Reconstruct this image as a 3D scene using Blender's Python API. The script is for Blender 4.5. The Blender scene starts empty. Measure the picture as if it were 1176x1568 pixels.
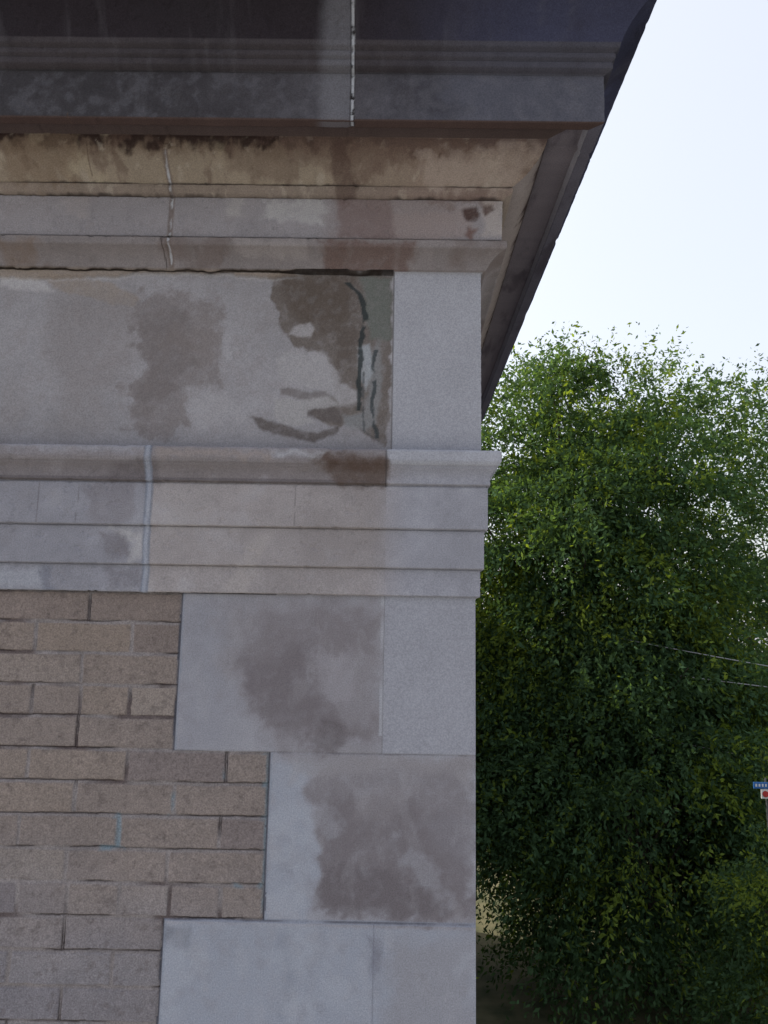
import bpy, math, numpy as np
from mathutils import Matrix, Vector
rng=np.random.RandomState(7)
ZC=5.0      # camera height above ground
X0=0.192    # building corner (x), front pier face is y=0
DEP=14.0    # building depth

# ------------------------------------------------------------------ camera
D=1.82; f=1220.; th=math.radians(9.4); ro=math.radians(1.0); ya=math.radians(0.6)
def rz(v,a): c,s=math.cos(a),math.sin(a); return np.array([c*v[0]-s*v[1],s*v[0]+c*v[1],v[2]])
F=rz(np.array([0,math.cos(th),math.sin(th)]),ya);R=rz(np.array([1.,0,0]),ya);U=rz(np.array([0,-math.sin(th),math.cos(th)]),ya)
R2=R*math.cos(ro)+U*math.sin(ro); U2=U*math.cos(ro)-R*math.sin(ro)
cam=bpy.data.cameras.new("camera"); co=bpy.data.objects.new("camera",cam); bpy.context.collection.objects.link(co)
co.matrix_world=Matrix(((R2[0],U2[0],-F[0],0),(R2[1],U2[1],-F[1],-D),(R2[2],U2[2],-F[2],ZC),(0,0,0,1)))
cam.sensor_fit='VERTICAL'; cam.sensor_height=36; cam.lens=36*f/1568; cam.clip_start=0.05; cam.clip_end=3000
bpy.context.scene.camera=co

# photogrammetric survey: measured photo point -> metric (x,z) on the wall plane standing p proud
def site(u,v,p=0.0):
    q=F+R2*(u-588)/f+U2*(784-v)/f; t=(D-p)/q[1]; return (t*q[0],t*q[2])

# ------------------------------------------------------------------ numpy noise
_tab=rng.rand(512,512)
def vnoise(x,z):
    x,z=x*.8+z*.6,z*.8-x*.6   # rotate the lattice off the masonry axes
    xi=np.floor(x).astype(int); zi=np.floor(z).astype(int); fx=x-xi; fz=z-zi
    fx=fx*fx*(3-2*fx); fz=fz*fz*(3-2*fz)
    a=_tab[xi%512,zi%512]; b=_tab[(xi+1)%512,zi%512]; c=_tab[xi%512,(zi+1)%512]; d=_tab[(xi+1)%512,(zi+1)%512]
    return (a*(1-fx)+b*fx)*(1-fz)+(c*(1-fx)+d*fx)*fz
def fbm(x,z,sc,oct=4,off=0.0):
    r=0;a=1;t=0
    for o in range(oct):
        r=r+a*(vnoise(x*sc+off+o*17.3,z*sc+off*1.7+o*9.1)*2-1); t+=a; a*=.55; sc*=2.03
    return r/t
def sstep(a,b,x): t=np.clip((x-a)/(b-a),0,1); return t*t*(3-2*t)
def lin(c): c=np.array(c)/255.; return np.where(c<=.04045,c/12.92,((c+.055)/1.055)**2.4)
GAIN=np.array([1.06,1.05,1.02])
def A(r,g,b):
    c=lin((r,g,b)); m=c.mean(); c=m+(c-m)*.84
    return np.clip(c*GAIN,0,.8)

def polymask(X,Z,pts,p,blur=.004,warp=.006,wsc=40,off=0.):
    P=np.array([site(u,v,p) for u,v in pts])
    m=np.zeros(X.shape); e=.03+blur
    box=(X>P[:,0].min()-e)&(X<P[:,0].max()+e)&(Z>P[:,1].min()-e)&(Z<P[:,1].max()+e)
    if not box.any(): return m
    x=X[box];z=Z[box]
    x0_=x; z0_=z
    x=x0_+warp*fbm(x0_,z0_,wsc,5,3.1+off)*1.9; z=z0_+warp*fbm(x0_,z0_,wsc,5,51.7+off)*1.9
    d=np.full(x.shape,9.);ins=np.zeros(x.shape,bool);n=len(P)
    for i in range(n):
        a=P[i];b=P[(i+1)%n];ab=b-a
        t=np.clip(((x-a[0])*ab[0]+(z-a[1])*ab[1])/(ab@ab+1e-12),0,1)
        d=np.minimum(d,np.hypot(x-a[0]-t*ab[0],z-a[1]-t*ab[1]))
        c=((a[1]>z)!=(b[1]>z)); 
        with np.errstate(all='ignore'): xi=(b[0]-a[0])*(z-a[1])/(b[1]-a[1]+1e-12)+a[0]
        ins^=c&(x<xi)
    sd=np.where(ins,d,-d); m[box]=sstep(-blur,blur,sd)*(1-.25*sstep(-.1,.5,fbm(x0_,z0_,70,4,9.+off))); return m
def mix(col,m,c,a=1.0):
    m=np.clip(m*a,0,1)[...,None]; col[:]=col*(1-m)+np.asarray(c)*m

# ------------------------------------------------------------------ materials
def newmat(name):
    m=bpy.data.materials.new(name); m.use_nodes=True; nt=m.node_tree; nt.nodes.clear()
    o=nt.nodes.new('ShaderNodeOutputMaterial'); b=nt.nodes.new('ShaderNodeBsdfPrincipled'); nt.links.new(b.outputs[0],o.inputs[0])
    b.inputs['Roughness'].default_value=.9; b.inputs['Specular IOR Level'].default_value=.15
    return m,nt,b
def N(nt,t,**k):
    n=nt.nodes.new(t)
    for a,b in k.items(): setattr(n,a,b)
    return n
def masonry(name,grain,gamt,bump,dist):
    m=bpy.data.materials.new(name); m.use_nodes=True; nt=m.node_tree; nt.nodes.clear(); L=nt.links.new
    o=N(nt,'ShaderNodeOutputMaterial'); b=N(nt,'ShaderNodeBsdfDiffuse'); b.inputs['Roughness'].default_value=.6; L(b.outputs[0],o.inputs[0])
    at=N(nt,'ShaderNodeAttribute',attribute_name='Col'); tc=N(nt,'ShaderNodeTexCoord')
    n1=N(nt,'ShaderNodeTexNoise'); n1.inputs['Scale'].default_value=grain; n1.inputs['Detail'].default_value=2; n1.inputs['Roughness'].default_value=.65
    L(tc.outputs['Object'],n1.inputs['Vector'])
    r1=N(nt,'ShaderNodeMapRange'); r1.inputs['From Min'].default_value=.3; r1.inputs['From Max'].default_value=.7; r1.inputs['To Min'].default_value=1-gamt; r1.inputs['To Max'].default_value=1+gamt*.8
    L(n1.outputs[0],r1.inputs[0])
    vm=N(nt,'ShaderNodeVectorMath',operation='SCALE'); L(at.outputs['Color'],vm.inputs[0]); L(r1.outputs[0],vm.inputs['Scale'])
    L(vm.outputs[0],b.inputs['Color'])
    bp=N(nt,'ShaderNodeBump'); bp.inputs['Strength'].default_value=bump; bp.inputs['Distance'].default_value=dist
    L(r1.outputs[0],bp.inputs['Height']); L(bp.outputs[0],b.inputs['Normal'])
    return m
M_stone=masonry("weathered_limestone",340,.20,.45,.0013); M_brick=masonry("old_face_brick",300,.30,.7,.0018)

def grid_obj(name,V,col,mat,parent,mask=None,mats=None,smooth=True):
    ni,nj=V.shape[:2]
    idx=np.arange(ni*nj).reshape(ni,nj)
    q=np.stack([idx[:-1,:-1],idx[1:,:-1],idx[1:,1:],idx[:-1,1:]],-1).reshape(-1,4)
    me=bpy.data.meshes.new(name)
    me.vertices.add(ni*nj); W=V.reshape(-1,3).copy(); W[:,2]+=ZC; me.vertices.foreach_set('co',W.astype(np.float32).ravel())
    me.loops.add(q.size); me.loops.foreach_set('vertex_index',q.ravel().astype(np.int32))
    me.polygons.add(len(q)); me.polygons.foreach_set('loop_start',(np.arange(len(q))*4).astype(np.int32))
    me.polygons.foreach_set('use_smooth',np.full(len(q),smooth))
    if mats:
        for m in mats: me.materials.append(m)
        me.polygons.foreach_set('material_index',mask.reshape(-1).astype(np.int32))
    else: me.materials.append(mat)
    me.update(calc_edges=True)
    ca=me.color_attributes.new('Col','FLOAT_COLOR','POINT')
    c4=np.ones((ni*nj,4),np.float32); c4[:,:3]=np.clip(col.reshape(-1,3),.004,.85); ca.data.foreach_set('color',c4.ravel())
    o=bpy.data.objects.new(name,me); bpy.context.collection.objects.link(o); o.parent=parent; return o
def empty(name,loc=(0,0,0)):
    e=bpy.data.objects.new(name,None); bpy.context.collection.objects.link(e); e.location=loc; return e

B=empty("brick_building")

# ------------------------------------------------------------------ entablature profile (p,z) bottom -> top
def arc(a,b,bulge,n=8):
    a=np.array(a);b=np.array(b);d=b-a;nn=np.array([d[1],-d[0]]);out=[]
    for t in np.linspace(0,1,n+1)[1:]: out.append(tuple(a+d*t+nn*bulge*4*t*(1-t)))
    return out
prof=[(0.0,.1080),(.0098,.1086),(.0098,.1680),(.0082,.1688),(.0082,.1700),(.0179,.1708),(.0179,.2564),(.0150,.2574),(.0150,.2590),(.0261,.2600),
 (.0261,.3560),(.0222,.3580),(.0225,.3615),(.0318,.3625)]
prof+=arc((.0318,.3625),(.0440,.3990),-.16)
prof+=[(.0440,.4030),(.0490,.4050),(.0546,.4130),(.0546,.4340),(.0500,.4385),(.0129,.4420),(.0129,.8860),(.0240,.8885),(.0256,.8924)]
prof+=arc((.0256,.8924),(.0660,.9240),-.12)
prof+=[(.0683,.9276),(.0683,.9420),(.0650,.9450),(.0520,.9458),(.0520,.9492),(.0577,.9500),(.0600,1.0490),(.0565,1.0500),(.0565,1.0525),(.0700,1.0537),(.0814,1.0600),(.0814,1.0700),(.0770,1.0715)]
prof+=arc((.0770,1.0715),(.151,1.1475),.13,12)
prof+=[(.151,1.1500),(.222,1.1500),(.226,1.1220),(.2522,1.1195),(.2540,1.1240),(.2552,1.2300),(.2530,1.2330),(.2640,1.2350),(.2710,1.2390),(.2710,1.2520),(.2680,1.2545),(.2760,1.2600),(.2760,1.2700),(.2730,1.2730),(.2840,1.2790),(.2860,1.2880)]
prof+=arc((.2860,1.2880),(.352,1.365),-.10,10)
prof+=[(.356,1.367),(.356,1.43),(.34,1.44)]
def resample(pr,ds):
    P=[];
    for a,b in zip(pr[:-1],pr[1:]):
        L=math.hypot(b[0]-a[0],b[1]-a[1]); n=max(1,int(round(L/ds)))
        for k in range(n): t=k/n; P.append((a[0]+(b[0]-a[0])*t,a[1]+(b[1]-a[1])*t))
    P.append(pr[-1]); return np.array(P)
PR=resample(prof,.0028)
def prof_normals(P):
    T=np.gradient(P,axis=0); T/=np.linalg.norm(T,axis=1)[:,None]+1e-9
    return np.stack([T[:,1],-T[:,0]],1)
NRM=prof_normals(PR)

xf=np.concatenate([np.arange(-6,-1.2,.02),np.arange(-1.2,X0,.0028),[X0]])
XX=np.repeat(xf[:,None],len(PR),1); PP=np.repeat(PR[None,:,0],len(xf),0); ZZ=np.repeat(PR[None,:,1],len(xf),0)
k=np.clip((XX-(X0-.10))/.10,0,1); XX=XX+k*PP
J1=site(262,330,.06)[0]; J2=site(540,150,.25)[0]; J3=site(226,800,.02)[0]; JF=site(601,550,.01)[0]; JC=site(592,715,.04)[0]

def ent_shade(X,Z,P,front=True):
    col=np.zeros(X.shape+(3,)); disp=np.zeros(X.shape)
    big=fbm(X,Z,6,4,2.); med=fbm(X,Z,22,4,9.); fin=fbm(X,Z,90,3,30.); mf=fbm(X,Z,48,5,61.)
    horiz=fbm(X*.35,Z*2.2,20,4,77.)
    vert=fbm(X*2.5,Z*.5,16,4,141.)
    c=A(136,134,146)*np.ones(col.shape); col[:]=c
    z=Z
    arch=(z<.4035)
    col[:]=np.where(arch[...,None],A(150,145,152),col)
    mix(col,arch*sstep(J3-.0,J3+.001,X)*(X<JC),A(152,146,151))
    mix(col,arch*sstep(J3+.001,J3,X),A(137,137,150))
    mix(col,(z<.442)*sstep(JC-.05,JC+.07,X),A(147,148,162))
    capm=((z>=.4035)&(z<.4425)); mix(col,capm*(X<JC),A(136,131,139)); mix(col,((z>.36)&(z<.404))*(X<JC),A(124,117,122),.9)
    mix(col,capm*(X>=JC),A(160,162,176))
    fr=(z>=.4425)&(z<.887); mix(col,fr,A(148,146,155))
    bm=(z>=.887)&(z<.9455); mix(col,bm,A(132,125,129))
    f2=(z>=.9455)&(z<1.051); mix(col,f2,A(145,141,150))
    fl=(z>=1.051)&(z<1.0716); mix(col,fl,A(142,129,122))
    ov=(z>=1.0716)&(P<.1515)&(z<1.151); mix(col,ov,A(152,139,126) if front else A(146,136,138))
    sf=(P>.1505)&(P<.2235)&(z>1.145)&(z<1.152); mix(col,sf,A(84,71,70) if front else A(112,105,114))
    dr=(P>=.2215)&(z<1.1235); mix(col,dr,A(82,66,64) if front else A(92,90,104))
    fa=(z>=1.1235)&(P>.25); mix(col,fa,A(82,80,89))  # dark fascia colour: real dirt plus its shade, painted in together
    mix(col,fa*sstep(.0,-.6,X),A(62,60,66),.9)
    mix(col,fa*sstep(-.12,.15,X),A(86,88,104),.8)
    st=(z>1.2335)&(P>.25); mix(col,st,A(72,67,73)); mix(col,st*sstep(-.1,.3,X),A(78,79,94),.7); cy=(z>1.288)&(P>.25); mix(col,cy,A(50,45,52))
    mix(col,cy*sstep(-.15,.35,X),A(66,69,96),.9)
    col*= (1+.13*big+.08*med+.07*mf+.04*fin)[...,None]
    mix(col,sstep(.1,.7,med+.5*big)*(z<.887),A(164,165,177),.25)
    mix(col,sstep(-.05,.5,-big*.8+med*.5)*(z<.887)*(X<JC),A(126,119,122),.32)
    mix(col,sstep(.0,.5,mf+big*.4)*(z>.44)*(z<1.06)*(X<JC),A(122,113,116),.22)
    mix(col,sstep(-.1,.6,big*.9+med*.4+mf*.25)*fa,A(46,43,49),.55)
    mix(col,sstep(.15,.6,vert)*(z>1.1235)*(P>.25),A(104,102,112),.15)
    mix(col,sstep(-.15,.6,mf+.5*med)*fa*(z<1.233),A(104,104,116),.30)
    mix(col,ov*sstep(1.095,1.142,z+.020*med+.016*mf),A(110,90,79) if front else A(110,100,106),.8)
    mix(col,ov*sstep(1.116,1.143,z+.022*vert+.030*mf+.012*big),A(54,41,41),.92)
    if front:
        mix(col,ov*sstep(.2,.6,med)*sstep(-.1,-.6,X),A(172,160,140),.5)
        mix(col,(ov|fl)*sstep(-.22,.1,X+.06*med),A(136,115,112),.50)
        mix(col,ov*sstep(.08,.45,fbm(X,Z,30,5,400.)),A(104,84,77),.55)
        mix(col,(ov|fl)*sstep(.25,.5,fbm(X,Z,45,5,470.)),A(176,166,156),.45)
    mix(col,f2*sstep(-.2,-.1,X+.05*med)*sstep(.25,.05,X),A(134,120,121),.6)
    mix(col,bm*sstep(.0,.4,fbm(X,Z,14,5,600.)),A(110,96,94),.55)
    mix(col,((z>.3595)&(z<.370))*1.0*(X<JC),A(84,78,84),.5)
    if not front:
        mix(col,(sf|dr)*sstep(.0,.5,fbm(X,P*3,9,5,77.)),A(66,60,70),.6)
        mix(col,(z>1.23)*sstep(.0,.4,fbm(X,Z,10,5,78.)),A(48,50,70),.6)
        return col,disp
    pm=lambda pts,p,**k: polymask(X,Z,pts,p,**k)
    j=np.abs(X-J2+.0015*fbm(X*0,Z,40,2,5.)); m=(P>.222)&(z>1.12)
    mix(col,m*sstep(.055,.025,np.abs(X-(J2-.030))+.014*med)*(X<J2),A(112,112,123),.6)
    mix(col,m*sstep(.0065,.003,np.abs(X-J2)+.002*fin),A(48,45,48)); mix(col,m*sstep(.0042,.0022,j+.0018*fin)*sstep(-.5,-.1,fin),A(165,168,180))
    disp-=.0035*m*sstep(.006,.003,np.abs(X-J2))
    for (pts,c_,a_) in [([(420,225),(520,215),(700,225),(730,250),(640,262),(560,270),(450,255)],A(112,92,85),.65),
        ([(15,235),(110,215),(140,250),(90,275),(15,275)],A(128,109,94),.6),
        ([(350,240),(430,240),(480,262),(440,275),(350,268)],A(112,94,85),.55),
        ([(640,250),(720,245),(800,235),(820,250),(790,285),(660,282)],A(168,154,149),.6),
        ([(505,240),(540,240),(540,300),(515,300)],A(90,71,67),.65),
        ([(660,285),(760,285),(760,300),(660,300)],A(120,100,97),.6)]:
        mix(col,pm(pts,.1,blur=.010,warp=.016)*(z<1.151)*(P<.152),c_,a_)
    for (pts,c_,a_) in [([(400,308),(500,308),(495,345),(470,345),(440,335),(405,335)],A(170,169,176),.7),
        ([(510,302),(600,302),(605,366),(515,366)],A(122,104,106),.7),
        ([(600,330),(720,320),(715,366),(600,366)],A(148,134,136),.6),
        ([(95,302),(140,302),(135,330),(100,330)],A(158,150,155),.5),
        ([(350,303),(375,303),(372,330),(350,330)],A(170,166,170),.5),
        ([(738,302),(775,302),(770,366),(740,362)],A(174,165,165),.6)]:
        mix(col,pm(pts,.058,blur=.008,warp=.010)*f2,c_,a_)
    for (pts,c_) in [([(710,322),(728,318),(734,328),(724,340),(712,336)],A(82,64,62)),([(738,314),(750,310),(755,322),(744,330)],A(94,76,74)),([(716,345),(730,350),(722,368),(714,360)],A(116,92,90))]:
        mm=pm(pts,.06,blur=.005,warp=.005); mix(col,mm*f2,c_,.95); disp-=.002*mm*f2
    for (pts,c_,a_) in [([(490,372),(640,372),(625,410),(500,410)],A(106,84,80),.75),([(355,372),(470,372),(470,388),(360,388)],A(152,145,148),.6),([(0,372),(60,372),(45,400),(0,400)],A(122,104,94),.6)]:
        mix(col,pm(pts,.055,blur=.010,warp=.010)*bm,c_,a_)
    m=(z>.888)&(z<1.135)&(P<.14); wob=.0025*fbm(X*0,Z,14,3,8.)
    mix(col,m*sstep(.009,.004,np.abs(X-J1-wob)),A(112,98,94),.7); mix(col,m*sstep(.0045,.0015,np.abs(X-J1-wob)+.0030*np.abs(fin))*sstep(-.3,.1,fbm(X,Z,60,2,4.)+.12),A(180,184,198),.9)
    disp-=.003*m*sstep(.006,.003,np.abs(X-J1-wob))*sstep(-.1,.2,fin)
    m2=m*(z<.95)*sstep(.0022,.0010,np.abs(X-J1+.016+.3*(Z-.92)*.3)); mix(col,m2,A(66,56,54),.8)
    for xx,lo,hi in [(site(143,240,.1)[0],1.08,1.13),(site(672,260,.1)[0],1.075,1.12)]:
        mm=sstep(.0018,.0008,np.abs(X-xx-.003*fbm(X*0,Z,40,2,9.)))*(z>lo)*(z<hi); mix(col,mm,A(90,72,62),.6)
    for zc,w in [(.9455,.003),(1.051,.0025),(1.0716,.002)]:
        mm=sstep(w,w*.4,np.abs(Z-zc+.0015*fbm(X,Z*0,50,3,zc*90)))*sstep(-.5,.3,fbm(X,Z*0,9,3,zc*50)+.25)
        mix(col,mm*(P<.1),A(58,50,52),.8)
    # ---- frieze
    left=fr*(X<JF)
    disp-=.0055*left*sstep(.8905,.886,Z)
    for (pts,c_,a_,bl,wp) in [
        ([(0,418),(60,424),(85,440),(110,452),(150,462),(205,470),(215,455),(160,430),(60,415),(0,412)],A(144,132,126),.7,.005,.007),
        ([(0,422),(55,426),(78,440),(84,446),(60,446),(0,440)],A(178,176,184),.6,.006,.006),
        ([(80,470),(200,450),(210,520),(180,600),(110,620),(70,540)],A(134,128,133),.6,.035,.02),
        ([(198,480),(225,440),(300,452),(345,470),(338,520),(338,585),(300,598),(288,650),(270,668),(195,668),(192,600),(215,545),(203,500)],A(118,109,111),.62,.016,.024),
        ([(210,490),(260,470),(300,500),(290,560),(240,620),(205,650),(215,560)],A(104,96,98),.40,.022,.024),
        ([(230,520),(280,500),(330,480),(325,540),(300,560)],A(128,119,120),.35,.02,.02),
        ([(288,600),(310,590),(345,600),(380,640),(300,655)],A(162,160,169),.5,.014,.012),
        ([(412,422),(545,418),(601,418),(598,560),(592,684),(560,668),(538,648),(520,655),(470,636),(490,620),(512,606),(512,580),(500,552),(480,538),(448,532),(436,512),(424,490),(418,460)],A(104,95,92),.88,.003,.007),
        ([(425,425),(540,422),(548,480),(505,510),(450,490)],A(86,74,67),.6,.022,.015),
        ([(510,500),(550,500),(545,560),(520,560)],A(88,77,72),.5,.012,.012),
        ([(552,424),(600,424),(598,520),(566,520)],A(104,111,110),.75,.008,.006),
        ([(383,640),(402,640),(440,652),(480,662),(518,652),(520,662),(480,676),(430,668),(396,656)],A(96,88,88),.85,.004,.004),
        ([(462,622),(500,618),(520,630),(522,648),(470,640)],A(98,91,93),.8,.004,.004),
        ([(430,592),(475,600),(512,596),(512,608),(470,614),(432,604)],A(108,101,103),.7,.004,.004),
        ([(440,512),(452,500),(474,494),(480,505),(476,514),(455,516)],A(154,151,158),.95,.004,.003),
        ([(424,548),(440,537),(470,538),(492,540),(515,562),(525,586),(545,600),(550,618),(520,622),(498,600),(470,592),(440,590),(424,572)],A(156,154,162),.9,.006,.006),
        ([(420,610),(460,612),(500,608),(520,622),(470,628),(468,640),(480,648),(440,652),(420,640)],A(155,153,159),.9,.004,.005),
        ([(524,640),(556,630),(566,600),(562,560),(580,520),(586,560),(584,610),(576,650),(560,662),(530,655)],A(130,132,139),.8,.006,.005),
        ([(548,532),(566,528),(572,560),(560,600),(552,580)],A(154,160,171),.85,.005,.004)]:
        mix(col,pm(pts,.008,blur=bl,warp=wp)*left,c_,a_)
    def run(path,w,c_,a_,th_):
        Pn=np.array([site(u,v,.008) for u,v in path]); zz=Pn[::-1,1]; xx=Pn[::-1,0]
        xc=np.interp(Z,zz,xx)+.0035*fbm(X*0,Z,35,3,w*999)
        ww=w*(.55+.9*vnoise(Z*45+w*700,Z*0+3.)); mm=sstep(ww+.0016,ww-.0010,np.abs(X-xc)+.0028*fin)*(Z>zz[0])*(Z<zz[-1])*sstep(th_,th_+.3,fbm(X,Z,28,3,w*3131))
        mix(col,mm*left,c_,a_)
    run([(530,432),(552,452),(560,485),(553,520),(551,560),(549,600),(549,628)],.0056,A(50,58,62),.88,-.55)
    run([(556,540),(557,580),(555,620),(558,660),(580,676)],.0020,A(74,78,84),.7,-.3)
    run([(577,535),(571,560),(574,590),(569,620),(573,650),(578,672)],.0042,A(58,66,72),.82,-.35)
    rb=fr*(X>JF); mix(col,rb,A(157,159,173)*(1+.05*med[...,None]+.06*big[...,None]),.90)
    mm=fr*sstep(.0020,.0008,np.abs(X-JF-.0008*fbm(X*0,Z,20,3,1.))); mix(col,mm,A(90,88,92),.8); disp-=.003*mm
    lz=.874-.010*sstep(-.55,-.75,X)-.014*fbm(X,X*0,9,4,33.)-.005*fbm(X,X*0,60,3,3.)
    lip=sstep(.0,.005,Z-lz)*(z<.8885)*(z>.8)*sstep(-.2,-.3,X)
    mix(col,lip,A(140,126,116),.8); disp+=.009*lip
    low=sstep(.005,.0,np.abs(Z-lz+.002))*sstep(-.2,-.3,X)*fr; mix(col,low,A(168,166,172),.5)
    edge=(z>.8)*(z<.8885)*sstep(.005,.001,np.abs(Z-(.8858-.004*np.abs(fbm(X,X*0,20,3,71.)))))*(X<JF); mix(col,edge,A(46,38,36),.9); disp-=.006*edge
    # ---- cap and architrave
    for (pts,c_,a_,p_) in [([(470,690),(500,692),(592,700),(592,742),(515,740),(500,722),(498,712),(475,704)],A(98,84,80),.85,.045),
        ([(500,700),(590,706),(590,720),(510,720)],A(88,70,63),.65,.045),
        ([(420,688),(500,692),(495,700),(425,698)],A(172,175,188),.6,.05),
        ([(180,706),(240,706),(245,738),(150,735)],A(98,91,96),.65,.04),
        ([(0,672),(225,678),(222,690),(0,684)],A(156,158,172),.5,.052),
        ([(240,684),(420,690),(420,702),(240,698)],A(150,138,136),.6,.052),
        ([(165,806),(225,812),(222,858),(195,858),(200,835)],A(170,168,175),.75,.018),
        ([(130,740),(210,740),(205,800),(140,800)],A(122,116,124),.5,.02),
        ([(150,812),(185,812),(200,850),(160,855)],A(114,108,116),.6,.018),
        ([(250,745),(330,742),(320,800),(255,800)],A(162,157,162),.4,.02),
        ([(380,830),(420,815),(380,905),(340,905)],A(168,161,162),.4,.015),
        ([(0,872),(60,870),(70,905),(0,900)],A(160,164,178),.5,.01),
        ([(60,865),(78,870),(84,905),(60,905)],A(108,112,130),.6,.01),
        ([(160,870),(215,870),(215,900),(165,900)],A(112,108,118),.5,.01)]:
        mix(col,pm(pts,p_,blur=.010,warp=.009)*(z<.4425),c_,a_)
    m=(z<.442); w=np.abs(X-J3-.0015*fbm(X*0,Z,30,2,6.)); mix(col,m*sstep(.0095,.006,w+.003*fin),A(148,155,174),.75); mix(col,m*sstep(.0035,.0015,np.abs(w-.0068)),A(98,104,122),.5)
    disp+=.0012*m*sstep(.008,.005,w)
    mm=m*(z>.355)*sstep(.002,.0008,np.abs(X-JC)); mix(col,mm,A(70,66,70),.8); disp-=.002*mm
    for uu in (120,452,60):
        xx=site(uu,770,.02)[0]; mm=(z>.26)*(z<.356)*sstep(.0015,.0006,np.abs(X-xx-.002*fbm(X*0,Z,40,2,uu))); mix(col,mm,A(88,82,88),.45)
    old=np.where(X>JC,.35,1.)*np.where(fr&(X>JF),.5,1.)
    disp+=old*(.0007*med+.0006*fin+.0008*big)
    chip=sstep(.30,.6,fbm(X,Z,60,3,900.))*((z>.886)|(z<.443))*old
    disp-=.0022*chip
    return col,disp
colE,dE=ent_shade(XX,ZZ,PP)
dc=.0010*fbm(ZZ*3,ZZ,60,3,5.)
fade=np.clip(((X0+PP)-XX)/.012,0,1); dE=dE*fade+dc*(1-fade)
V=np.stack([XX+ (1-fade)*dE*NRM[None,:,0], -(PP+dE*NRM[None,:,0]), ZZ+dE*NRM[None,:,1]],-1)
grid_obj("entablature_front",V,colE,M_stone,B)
yr=np.concatenate([[0],np.arange(.004,1.2,.008),np.arange(1.2,DEP+.6,.05)])
tt=np.repeat(yr[:,None],len(PR),1); PR2=np.repeat(PR[None,:,0],len(yr),0); ZR2=np.repeat(PR[None,:,1],len(yr),0)
YY=-PR2+(tt/(yr[-1]))*(yr[-1]+PR2)
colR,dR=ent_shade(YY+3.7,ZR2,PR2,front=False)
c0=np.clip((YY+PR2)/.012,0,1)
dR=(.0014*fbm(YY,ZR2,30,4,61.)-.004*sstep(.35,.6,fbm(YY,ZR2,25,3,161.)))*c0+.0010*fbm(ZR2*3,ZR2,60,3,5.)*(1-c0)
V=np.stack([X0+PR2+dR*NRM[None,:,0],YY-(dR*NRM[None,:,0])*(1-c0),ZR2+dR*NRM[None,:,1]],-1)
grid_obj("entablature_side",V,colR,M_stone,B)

# ------------------------------------------------------------------ brick wall with stone quoins (height field)
CH=.0696; ZT=.108
xb=np.concatenate([np.arange(-6,-1.0,.01),np.arange(-1.0,X0,.0022),[X0]])
zb=np.concatenate([np.arange(-ZC,-.95,.016),np.arange(-.95,ZT,.0022),[ZT+.0006]])
X,Z=np.meshgrid(xb,zb,indexing='ij')
wx=.0015*fbm(X,Z,60,3,11.)+.0012*fbm(X,Z,12,2,91.); wz=.0014*fbm(X,Z,60,3,21.)+.0014*fbm(X,Z,9,2,23.)
x=X+wx; z=Z+wz
row=np.floor((ZT-z)/CH).astype(int); fz=(ZT-z)/CH-row
rr=row%6; header=(rr==3)
A_row=np.isin(rr,[1,5]); off=np.where(A_row,-.580,-.690); L=np.where(header,.110,.220); off=np.where(header,-.58,off)
rj=(rng.rand(256)[row%256]-.5)*.012; off=off+rj
q=(x-off)/L; bi=np.floor(q).astype(int); fx=q-bi
dx=np.minimum(fx,1-fx)*L; dz=np.minimum(fz,1-fz)*CH
xedge=np.where((np.floor((ZT-Z)/CH).astype(int)//5)%2==0,-.476,-.262)
stone=X>xedge
h=rng.rand(4096); hid=(row*131+bi*17+np.where(header,7,0))%4096; r1=h[hid]; r2=h[(hid*7+13)%4096]; r3=h[(hid*29+5)%4096]
de=np.abs(X-xedge+.0015*fbm(X*0,Z,30,3,2.))
djt=np.minimum(dx,dz); djt=np.where(stone,9,np.minimum(djt,de))
jw=.0030+.0016*fbm(X,Z,25,3,66.)
br=sstep(jw,jw+.0026,djt)
recess=.0022+.0022*sstep(0,.4,fbm(X,Z,8,3,44.))
hgt=np.where(stone,0,-.003+(r2-.5)*.0022-recess*(1-br))
tex=fbm(X,Z,160,3,7.)
hgt+=np.where(stone,0,.0010*tex+.0009*fbm(X,Z,35,3,17.))
big=fbm(X,Z,4,4,2.); med=fbm(X,Z,22,4,9.); fin=fbm(X,Z,110,3,30.)
cb=A(132,121,119)*(1+.0*X[...,None])
mix(cb,(r1>.72)*1.0,A(138,125,119),.6); mix(cb,(r1<.22)*1.0,A(120,110,114),.6); mix(cb,(r3>.9)*1.0,A(146,136,132),.5)
mix(cb,sstep(-.35,-.75,Z+.1*big)*sstep(.0,-.6,X),A(122,123,138),.6)
mix(cb,sstep(-.2,.1,Z)*1.0,A(134,118,107),.35)
cb*=(1+.12*big+.10*med+.08*fin+.10*tex)[...,None]
mix(cb,sstep(.25,.5,fbm(X,Z,60,4,919.)),A(98,88,89),.4)
cm=A(136,129,132)*(1+.12*med+.1*fin)[...,None]
mort=(1-br)
mix(cm,sstep(-.02,.28,fbm(X,Z,7,3,301.)),A(88,75,76),.8)
cb=cb*(1-mort[...,None])+cm*mort[...,None]
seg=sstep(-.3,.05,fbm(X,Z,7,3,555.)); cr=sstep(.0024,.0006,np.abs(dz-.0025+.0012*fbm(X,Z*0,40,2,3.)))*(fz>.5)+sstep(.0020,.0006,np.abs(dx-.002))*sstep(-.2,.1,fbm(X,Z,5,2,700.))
cr=np.clip(cr,0,1)*(~stone); mix(cb,cr*seg,A(58,47,48),.82); hgt-=.003*cr*seg
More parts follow.
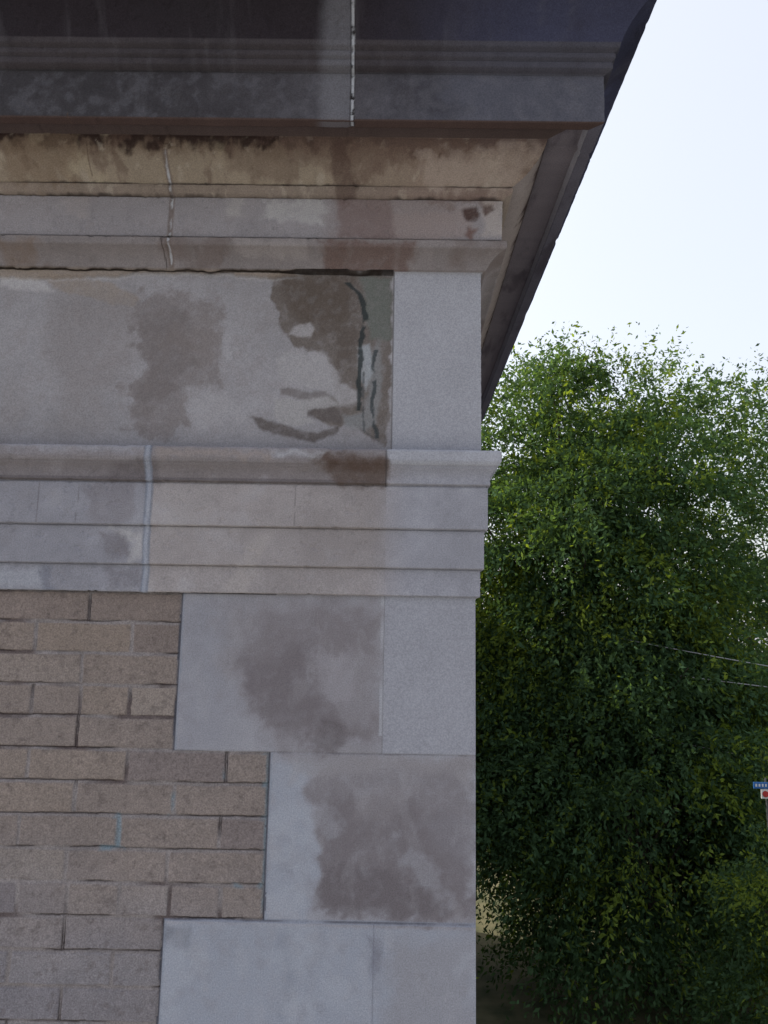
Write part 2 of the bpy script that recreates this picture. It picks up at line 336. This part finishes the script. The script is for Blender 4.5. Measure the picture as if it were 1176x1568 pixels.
for pts in ([(400,1155),(412,1155),(410,1250),(404,1400),(396,1400),(402,1250)],[(160,1275),(185,1240),(187,1300),(150,1305)],[(340,1160),(345,1195),(338,1195)],[(355,1355),(400,1370),(400,1400),(360,1400)],[(252,1215),(262,1215),(262,1245),(254,1250)]):
    mm=polymask(X,Z,pts,0,blur=.006,warp=.006); mix(cb,mm*sstep(.010,.002,djt)*1.0,A(108,136,154),.65)
cs=A(148,148,160)*(1+.10*big+.07*med+.03*fin)[...,None]
for (pts,c_,a_,bl,wp) in [
    ([(284,912),(360,912),(340,1000),(372,1080),(340,1150),(268,1150)],A(138,139,153),.6,.035,.015),
    ([(330,915),(588,915),(588,1000),(575,1150),(430,1150),(360,1060),(340,945)],A(132,127,135),.75,.035,.022),
    ([(385,950),(500,935),(570,950),(560,1000),(500,1010),(490,1060),(530,1090),(570,1100),(590,1150),(480,1145),(420,1110),(375,1060),(370,1010)],A(118,111,118),.60,.035,.026),
    ([(385,1010),(470,980),(490,1060),(520,1095),(540,1140),(440,1120),(385,1070)],A(102,94,101),.40,.030,.026),
    ([(492,1010),(530,1000),(545,1060),(520,1085),(492,1050)],A(150,147,158),.5,.012,.012),
    ([(490,1100),(525,1110),(520,1150),(485,1142)],A(94,87,92),.45,.012,.012),
    ([(374,1000),(388,1020),(390,1060),(376,1050)],A(106,99,108),.35,.010,.008),
    ([(415,1158),(480,1158),(470,1240),(490,1320),(480,1410),(408,1410)],A(148,154,171),.8,.024,.016),
    ([(480,1165),(600,1160),(728,1165),(728,1420),(640,1410),(500,1385),(488,1300),(470,1230)],A(126,121,129),.85,.018,.020),
    ([(440,1150),(600,1156),(728,1160),(728,1190),(600,1185),(450,1190)],A(144,141,149),.7,.014,.014),
    ([(495,1230),(620,1220),(700,1260),(728,1340),(728,1405),(640,1412),(490,1392),(484,1300)],A(112,105,112),.65,.026,.026),
    ([(496,1330),(600,1340),(690,1390),(640,1408),(498,1390)],A(98,91,97),.45,.016,.018),
    ([(540,1210),(620,1200),(600,1260),(545,1250)],A(142,138,146),.45,.02,.016),
    ([(650,1250),(728,1240),(728,1330),(690,1325)],A(132,130,141),.5,.025,.018),
    ([(252,1412),(728,1425),(728,1600),(240,1600)],A(146,152,169),.85,.004,.003),
    ([(252,1412),(290,1420),(285,1450),(250,1445)],A(108,111,124),.6,.008,.008),
    ([(430,1425),(445,1425),(450,1520),(430,1560)],A(122,128,145),.5,.014,.012),
    ([(560,1430),(580,1440),(575,1500),(560,1480)],A(110,110,125),.6,.012,.010),
    ([(590,1430),(728,1432),(728,1600),(590,1600)],A(138,135,143),.55,.03,.02)]:
    mix(cs,polymask(X,Z,pts,0,blur=bl,warp=wp,wsc=28),c_,a_)
rl=fbm(X,Z,9,5,801.); mix(cs,sstep(.08,.32,rl)*sstep(-.25,-.4,Z)*sstep(.6,.4,rl),A(166,170,184),.28)
mix(cs,sstep(.0,.5,fbm(X,Z,38,5,681.)),A(122,118,126),.18); mix(cs,sstep(.1,.5,fbm(X,Z*.5,30,5,781.)),A(168,168,178),.15)
hs=.0005*med+.0004*fin+.0006*big
xp=site(587,1030)[0]; panel=(X>xp)&(Z>-.238+.0)&(X<1)
mix(cs,panel*1.0,A(148,150,164)*(1+.05*med[...,None]+.07*big[...,None]),.85); hs=np.where(panel,.0014+.0002*med,hs)
mm=((np.abs(X-xp-.0006*fbm(X*0,Z,30,2,1.))<.0014)&(Z>-.24)); mix(cs,mm*1.,A(112,112,122),.6)
mm=sstep(.005,.002,np.abs(X-(xp-.004)))*(Z>-.2)*sstep(-.3,.3,fbm(X*0,Z,12,3,3.)); mix(cs,mm,A(170,174,188),.6)
k5=(ZT-Z)/(CH*5); dj5=np.abs(k5-np.round(k5))*CH*5+.0012*fbm(X,Z*0,25,3,6.); kk=np.round(k5)
jm=sstep(.0022,.0010,dj5)*(kk>=1); ja=np.where(kk==1,.45,.8)
mix(cs,sstep(.006,.003,dj5)*(kk>=2),A(130,138,160),.6); mix(cs,jm*ja*sstep(-.5,.1,fbm(X,Z*0,12,3,8.)),A(80,80,92),.8); hs-=.0015*jm
xq=site(572,1450)[0]; mm=sstep(.0018,.0008,np.abs(X-xq-.001*fbm(X*0,Z,20,2,4.)))*(Z<-.59); mix(cs,mm,A(108,110,126),.6)
mm=sstep(.010,.002,np.abs(X-xedge)+.004*fin)*(X>xedge); mix(cs,mm,A(118,130,150),.45)
ar=sstep(.006,.0,X0-X); hs-=ar*(.001+.0012*np.abs(fbm(Z*2,Z,30,3,2.)))
hgt=np.where(stone,hs,hgt)
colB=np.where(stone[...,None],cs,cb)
gap=(de<.0026); colB[gap]=A(96,98,112); hgt[gap]-=.002
V=np.stack([X,-hgt-0*X,Z],-1)
fm=stone[:-1,:-1]&stone[1:,1:]
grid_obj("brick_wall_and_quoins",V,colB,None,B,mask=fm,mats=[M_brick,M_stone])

# ------------------------------------------------------------------ side wall, roof, hidden walls
def boxobj(name,lo,hi,mat,parent):
    x0,y0,z0=lo;x1,y1,z1=hi
    v=[(x0,y0,z0),(x1,y0,z0),(x1,y1,z0),(x0,y1,z0),(x0,y0,z1),(x1,y0,z1),(x1,y1,z1),(x0,y1,z1)]
    fa=[(0,3,2,1),(4,5,6,7),(0,1,5,4),(1,2,6,5),(2,3,7,6),(3,0,4,7)]
    me=bpy.data.meshes.new(name); me.from_pydata(v,[],fa); me.materials.append(mat)
    o=bpy.data.objects.new(name,me); bpy.context.collection.objects.link(o); o.parent=parent; return o
ms,nt,b=newmat("side_brickwork"); tc=N(nt,'ShaderNodeTexCoord'); sx=N(nt,'ShaderNodeSeparateXYZ'); cx=N(nt,'ShaderNodeCombineXYZ')
nt.links.new(tc.outputs['Object'],sx.inputs[0]); nt.links.new(sx.outputs[1],cx.inputs[0]); nt.links.new(sx.outputs[2],cx.inputs[1])
bt=N(nt,'ShaderNodeTexBrick'); bt.inputs['Scale'].default_value=1; bt.inputs['Brick Width'].default_value=.22; bt.inputs['Row Height'].default_value=.0696; bt.inputs['Mortar Size'].default_value=.005
bt.inputs['Color1'].default_value=(.24,.20,.19,1); bt.inputs['Color2'].default_value=(.29,.24,.22,1); bt.inputs['Mortar'].default_value=(.18,.16,.16,1)
nt.links.new(cx.outputs[0],bt.inputs[0]); nt.links.new(bt.outputs[0],b.inputs['Base Color'])
def nmat(name,c1,c2,sc):
    m,nt,b=newmat(name); n=N(nt,'ShaderNodeTexNoise'); n.inputs['Scale'].default_value=sc; n.inputs['Detail'].default_value=8; tc=N(nt,'ShaderNodeTexCoord'); nt.links.new(tc.outputs['Object'],n.inputs['Vector'])
    r=N(nt,'ShaderNodeValToRGB'); r.color_ramp.elements[0].position=.35; r.color_ramp.elements[1].position=.65; r.color_ramp.elements[0].color=(*c1,1); r.color_ramp.elements[1].color=(*c2,1); nt.links.new(n.outputs[0],r.inputs[0]); nt.links.new(r.outputs[0],b.inputs['Base Color']); return m
mst=nmat("plain_limestone",(.24,.23,.25),(.38,.37,.40),9); mr=nmat("roof_membrane",(.06,.06,.06),(.12,.12,.12),3)
boxobj("quoin_return",(X0-.35,.004,0),(X0-.0006,.5,ZC+.109),mst,B)
boxobj("side_wall",(X0-.34,.502,0),(X0-.006,DEP,ZC+.109),ms,B)
boxobj("rear_wall",(-6,DEP-.3,0),(X0-.35,DEP-.002,ZC+1.43),ms,B)
boxobj("far_side_wall",(-6.3,0.02,0),(-6.001,DEP,ZC+1.43),ms,B)
boxobj("roof",(-6.3,-.335,ZC+1.425),(X0+.335,DEP+.5,ZC+1.4395),mr,B)

# ------------------------------------------------------------------ foliage
def leafmat(name):
    m=bpy.data.materials.new(name); m.use_nodes=True; nt=m.node_tree; nt.nodes.clear(); L=nt.links.new
    o=N(nt,'ShaderNodeOutputMaterial'); at=N(nt,'ShaderNodeAttribute',attribute_name='Col')
    b=N(nt,'ShaderNodeBsdfDiffuse')
    t=N(nt,'ShaderNodeBsdfTranslucent'); mx=N(nt,'ShaderNodeMixShader'); mx.inputs[0].default_value=.40
    vm=N(nt,'ShaderNodeVectorMath',operation='MULTIPLY'); vm.inputs[1].default_value=(1.8,1.7,.5)
    L(at.outputs['Color'],b.inputs['Color']); L(at.outputs['Color'],vm.inputs[0]); L(vm.outputs[0],t.inputs['Color'])
    L(b.outputs[0],mx.inputs[1]); L(t.outputs[0],mx.inputs[2]); L(mx.outputs[0],o.inputs[0]); return m
M_leaf=leafmat("leaf")
mbark=nmat("bark",(.025,.020,.016),(.07,.058,.045),12)

def rawmesh(name,V,Fq,col,mat,parent):
    me=bpy.data.meshes.new(name); me.vertices.add(len(V)); me.vertices.foreach_set('co',V.astype(np.float32).ravel())
    me.loops.add(Fq.size); me.loops.foreach_set('vertex_index',Fq.astype(np.int32).ravel())
    me.polygons.add(len(Fq)); me.polygons.foreach_set('loop_start',(np.arange(len(Fq))*Fq.shape[1]).astype(np.int32))
    me.update(calc_edges=True); me.materials.append(mat)
    if col is not None:
        ca=me.color_attributes.new('Col','FLOAT_COLOR','POINT'); c4=np.ones((len(V),4),np.float32); c4[:,:3]=col; ca.data.foreach_set('color',c4.ravel())
    o=bpy.data.objects.new(name,me); bpy.context.collection.objects.link(o); o.parent=parent; return o
def unit(v): return v/(np.linalg.norm(v,axis=-1,keepdims=True)+1e-9)
def foliage(name,clumps,crad,ns,nl,L,leaf,parent,tone,droop=.7,seed=1,center=None,yellow=.12,wr=.42,up=.1):
    r=np.random.RandomState(seed); nc=len(clumps)
    ci=np.repeat(np.arange(nc),ns); S=len(ci)
    d=unit(r.normal(size=(S,3))); st=clumps[ci]+d*(r.rand(S,1)**.5)*crad[ci][:,None]*np.array([1,1,.75])
    out=unit(clumps[ci]-center)*.6+d*.6; out[:,2]=out[:,2]*.5+up; out=unit(out)
    Ls=L*(.4+1.2*r.rand(S,1))
    t=(np.arange(nl)+.5)/nl; t=t[None,:,None]
    pos=st[:,None,:]+out[:,None,:]*t*Ls[:,None,:]
    pos[:,:,2]-= (droop*t[...,0]**1.7)*Ls*1.1
    pos=pos+r.normal(size=pos.shape)*leaf*.45
    pos=pos.reshape(-1,3); n=len(pos); si=np.repeat(np.arange(S),nl)
    ax=unit(out[si]*.5+np.array([0,0,-.55])+r.normal(size=(n,3))*.65)
    sd=unit(np.cross(ax,r.normal(size=(n,3))))
    ll=leaf*(.5+1.0*r.rand(n,1)); w=ll*wr
    v=np.stack([pos,pos+ax*ll*.45+sd*w*.5,pos+ax*ll,pos+ax*ll*.45-sd*w*.5],1).reshape(-1,3); v[:,2]+=ZC
    F4=np.arange(n*4).reshape(-1,4)
    cc=r.rand(nc)[ci][si]; cs_=r.rand(S)[si]; cl=r.rand(n)
    base=np.array(tone)[None,:]*(.35+.75*cc+.35*cs_+.45*cl)[:,None]
    ym=((r.rand(nc)<yellow)[ci][si])|((r.rand(S)<.05)[si])|(r.rand(n)<.03)
    base=np.where(ym[:,None],base*np.array([2.1,1.65,.7]),base)  # brighter yellow leaves: sunlit look put into the leaf colour
    col=np.repeat(np.clip(base,.008,.35),4,0)
    return rawmesh(name,v,F4,col,M_leaf,parent)
def tube(paths,name,parent,sides=6):
    Vs=[];Fs=[];b=0
    for pts,rad in paths:
        pts=np.array(pts,float); T=unit(np.gradient(pts,axis=0)); ref=np.array([.3,1,.1]); a=unit(np.cross(T,ref)); c=np.cross(T,a)
        an=np.linspace(0,2*math.pi,sides,endpoint=False)
        ring=pts[:,None,:]+(a[:,None,:]*np.cos(an)[None,:,None]+c[:,None,:]*np.sin(an)[None,:,None])*np.array(rad)[:,None,None]
        m=len(pts); Vs.append(ring.reshape(-1,3))
        for i in range(m-1):
            for k_ in range(sides): Fs.append((b+i*sides+k_,b+i*sides+(k_+1)%sides,b+(i+1)*sides+(k_+1)%sides,b+(i+1)*sides+k_))
        b+=m*sides
    V=np.concatenate(Vs); V[:,2]+=ZC
    return rawmesh(name,V,np.array(Fs),None,mbark,parent)
def superell(n,c,rad,r,ex=2.6,shell=.45):
    d=unit(r.normal(size=(n,3))); k_=(np.abs(d)**ex).sum(1)**(-1/ex); s=(shell+(1-shell)*r.rand(n)**.7)
    return np.array(c)+d*(k_*s)[:,None]*np.array(rad)
def tree(name,c,rad,nc,cr,ns,nl,L,leaf,tone,seed,trunk,shell=.4,yellow=.12,tr=.22,droop=.7,ex=2.6,sprays=0,thin=None,core=0):
    e=empty(name); r=np.random.RandomState(seed)
    cl=superell(nc,c,rad,r,ex,shell)
    if core: # inner curtain of foliage on the near side, so that the limbs stay mostly covered
        k_=superell(core,(c[0],c[1]-rad[1]*.45,c[2]-.4),(rad[0]*.8,rad[1]*.45,rad[2]*.8),r,ex,.05); cl=np.vstack([cl,k_])
    ok=lambda c_: (c_[:,2]>-ZC+.5)&~((c_[:,0]<X0+1.0)&(c_[:,1]<DEP+1.2))
    cl=cl[ok(cl)]
    if thin is not None: cl=cl[~(thin(cl)&(r.rand(len(cl))<.6))]
    crad=cr*(.5+.9*r.rand(len(cl)))
    foliage("leaves",cl,crad,ns,nl,L,leaf,e,tone,droop,seed+5,np.array(c),yellow)
    if sprays:
        sp=superell(sprays*3,c,np.array(rad)*1.02,r,ex,.97); sp=sp[ok(sp)&(sp[:,2]>c[2]+rad[2]*.35)][:sprays]
        foliage("twig_sprays",sp,np.full(len(sp),.22),7,13,L*.9,leaf*.9,e,tone,.15,seed+9,np.array(c),yellow,up=.45)
    paths=[];base=np.array([trunk[0],trunk[1],-ZC-.1]); top=np.array([c[0],c[1],c[2]+rad[2]*.55]); t=np.linspace(0,1,9)[:,None]
    tp=base+(top-base)*t+np.array([.25,.15,0])*np.sin(t*7); paths.append((tp,tr*(1-.85*t[:,0])))
    for i in range(0,len(cl),4):
        k_=min(7,max(2,int(8*(cl[i][2]-base[2])/(top[2]-base[2])*.6))); a=tp[k_]; t2=np.linspace(0,1,6)[:,None]
        pth=a+(cl[i]-a)*t2+np.array([0,0,.5])*np.sin(t2*math.pi)*.6+r.normal(size=(6,3))*.08; paths.append((pth,tr*.15*(1-.85*t2[:,0])+.004))
    tube(paths,"trunk_and_limbs",e); return e
G1=(.050,.090,.046); G2=(.046,.082,.052); G3=(.075,.095,.034)
tree("deciduous_tree",(3.7,12.6,.2),(2.7,2.2,4.9),210,.58,56,17,.75,.090,G1,11,(3.9,13.1),yellow=.13,shell=.35,sprays=150,core=75,thin=lambda c:(c[:,0]>5.2)&(c[:,2]>0)&(c[:,2]<3.6))
tree("deciduous_tree",(9.2,16.0,.2),(4.4,2.8,5.6),135,.75,44,15,.9,.115,G2,21,(9.0,16.2),yellow=.04,shell=.35,sprays=120)
tree("deciduous_tree",(3.7,10.6,-2.7),(2.3,1.2,2.5),100,.55,52,15,.6,.084,G1,31,(3.9,10.9),tr=.12,yellow=.08)
tree("flowering_shrub",(6.7,11.5,-3.0),(2.0,1.2,2.3),90,.5,50,14,.45,.078,G3,41,(6.5,11.6),tr=.08,yellow=.22)
tree("flowering_shrub",(4.9,7.9,-3.7),(1.1,.5,1.35),36,.36,46,12,.35,.062,G1,51,(4.9,8.0),tr=.05,yellow=.10)

e=empty("distant_trees"); r=np.random.RandomState(8)
xs_=np.linspace(2,60,90); cl=np.stack([xs_+r.normal(size=90),38+r.rand(90)*6,-3.8+r.rand(90)*3.6],1); cl=np.vstack([cl,cl+np.array([.7,.5,-1.5])])
foliage("leaves",cl,1.6+r.rand(len(cl)),60,6,1.2,.40,e,(.06,.085,.05),.4,9,np.array([30,45,-4]),.05)

# ------------------------------------------------------------------ ground, road, kerb
def sheet(name,pts,z,mat,parent=None):
    me=bpy.data.meshes.new(name); me.from_pydata([(a,b_,z) for a,b_ in pts],[],[tuple(range(len(pts)))]); me.materials.append(mat)
    o=bpy.data.objects.new(name,me); bpy.context.collection.objects.link(o); o.parent=parent; return o
Mg=nmat("grass_ground",(.05,.06,.03),(.13,.12,.07),2.5); Ma=nmat("asphalt",(.045,.045,.048),(.06,.06,.062),20); Mc=nmat("concrete",(.34,.34,.33),(.44,.44,.42),5)
sheet("ground",[(-1500,-1500),(1500,-1500),(1500,1500),(-1500,1500)],0,Mg)
sheet("road",[(-200,21),(300,21),(300,29),(-200,29)],.004,Ma)
sheet("sidewalk",[(-40,-30),(14,-30),(14,-.05),(-40,-.05)],.006,Mc)
kb=empty("road_kerb"); boxobj("kerb_near",(-200,20.8,-.1),(300,20.98,.13),Mc,kb); boxobj("kerb_far",(-200,29.02,-.1),(300,29.2,.13),Mc,kb)

# ------------------------------------------------------------------ street sign, wires
def cmat(name,c,ro_=.5):
    m,nt,b=newmat(name); n=N(nt,'ShaderNodeTexNoise'); n.inputs['Scale'].default_value=14; mm=N(nt,'ShaderNodeMix',data_type='RGBA'); mm.inputs[6].default_value=(*c,1); mm.inputs[7].default_value=(*[k_*.8 for k_ in c],1); nt.links.new(n.outputs[0],mm.inputs[0]); nt.links.new(mm.outputs[2],b.inputs['Base Color']); b.inputs['Roughness'].default_value=ro_; return m
Mb=cmat("blue_sign_paint",(.04,.14,.38)); Mw=cmat("white_sign_paint",(.6,.6,.6)); Mred=cmat("red_sign_paint",(.40,.04,.04)); Mm=cmat("galvanised_steel",(.12,.12,.12))
def cyl(name,a,b_,rad,mat,parent,sides=12):
    a=Vector(a);b_=Vector(b_);d=(b_-a); bpy.ops.mesh.primitive_cylinder_add(vertices=sides,radius=rad,depth=d.length,location=(a+b_)/2); o=bpy.context.object; o.rotation_mode='QUATERNION'; o.rotation_quaternion=d.to_track_quat('Z','Y'); o.name=name; o.data.materials.append(mat); o.parent=parent; return o
S=empty("street_sign"); sx_,sy_=4.70,8.60; zz=ZC-1.70
cyl("pole",(sx_+.04,sy_+.04,0),(sx_+.04,sy_+.04,zz+.12),.011,Mm,S)
boxobj("blue_panel",(sx_-.13,sy_-.006,zz),(sx_+.16,sy_+.01,zz+.075),Mb,S)
for i in range(6): boxobj("letter_%d"%(i+1),(sx_-.11+i*.040,sy_-.010,zz+.022),(sx_-.09+i*.040,sy_-.007,zz+.055),Mw,S)
boxobj("white_panel",(sx_-.04,sy_-.006,zz-.12),(sx_+.16,sy_+.01,zz-.010),Mw,S)
cyl("red_disc",(sx_+.01,sy_-.014,zz-.065),(sx_+.01,sy_-.007,zz-.065),.038,Mred,S,24)
boxobj("red_bar",(sx_+.06,sy_-.012,zz-.10),(sx_+.14,sy_-.007,zz-.07),Mred,S)
UP=empty("utility_pole"); Mp=cmat("pole_wood",(.12,.09,.06),.9); Mwire=cmat("wire_metal",(.42,.42,.44),.35)
for i,(a,b_) in enumerate(((13.5,14.0),(4.5,19.5))):
    cyl("pole_%d"%(i+1),(a,b_,0),(a,b_,ZC+.8),.13,Mp,UP); boxobj("crossarm_%d"%(i+1),(a-.6,b_-.24,ZC+.2),(a+.6,b_-.14,ZC+.3),Mp,UP)
def wire(name,a,b_,sag,rad=.008):
    t=np.linspace(0,1,24)[:,None]; a=np.array(a,float);b_=np.array(b_,float); p=a+(b_-a)*t; p[:,2]-=sag*4*(t*(1-t))[:,0]
    o=tube([(p,np.full(24,rad))],name,UP,5); o.data.materials.clear(); o.data.materials.append(Mwire)
wire("wire_1",(3.3,10.8,.20),(9.0,9.2,-.75),.05); wire("wire_2",(3.6,10.8,-.30),(9.0,9.3,-.80),.05); wire("wire_3",(3.9,10.6,-1.30),(9.2,9.3,-2.05),.05)

# ------------------------------------------------------------------ light
el=math.radians(38); sd=Vector((-.90,.43,0)).normalized(); dirv=Vector((sd.x*math.cos(el),sd.y*math.cos(el),math.sin(el)))
sun=bpy.data.lights.new("sun",'SUN'); sun.energy=5.0; sun.angle=math.radians(.5); sun.color=(1,.94,.80)
so=bpy.data.objects.new("sun",sun); bpy.context.collection.objects.link(so); so.rotation_mode='QUATERNION'; so.rotation_quaternion=dirv.to_track_quat('Z','Y'); so.location=(0,0,30)
w=bpy.data.worlds.new("World"); bpy.context.scene.world=w; w.use_nodes=True; nt=w.node_tree; nt.nodes.clear()
o=N(nt,'ShaderNodeOutputWorld'); bg=N(nt,'ShaderNodeBackground'); sk=N(nt,'ShaderNodeTexSky',sky_type='NISHITA'); sk.sun_disc=False
sk.sun_elevation=el; sk.sun_rotation=math.atan2(dirv.x,dirv.y); sk.air_density=1.0; sk.dust_density=6.0; sk.ozone_density=1.0
sky_lift=N(nt,'ShaderNodeVectorMath',operation='ADD'); sky_lift.inputs[1].default_value=(4.15,4.15,4.2)   # uniform constant added to brighten the sky and its fill on the facade
nt.links.new(sk.outputs[0],sky_lift.inputs[0]); nt.links.new(sky_lift.outputs[0],bg.inputs[0]); nt.links.new(bg.outputs[0],o.inputs[0]); bg.inputs[1].default_value=.15
sc=bpy.context.scene; sc.view_settings.view_transform='Standard'; sc.view_settings.look='None'; sc.view_settings.exposure=0
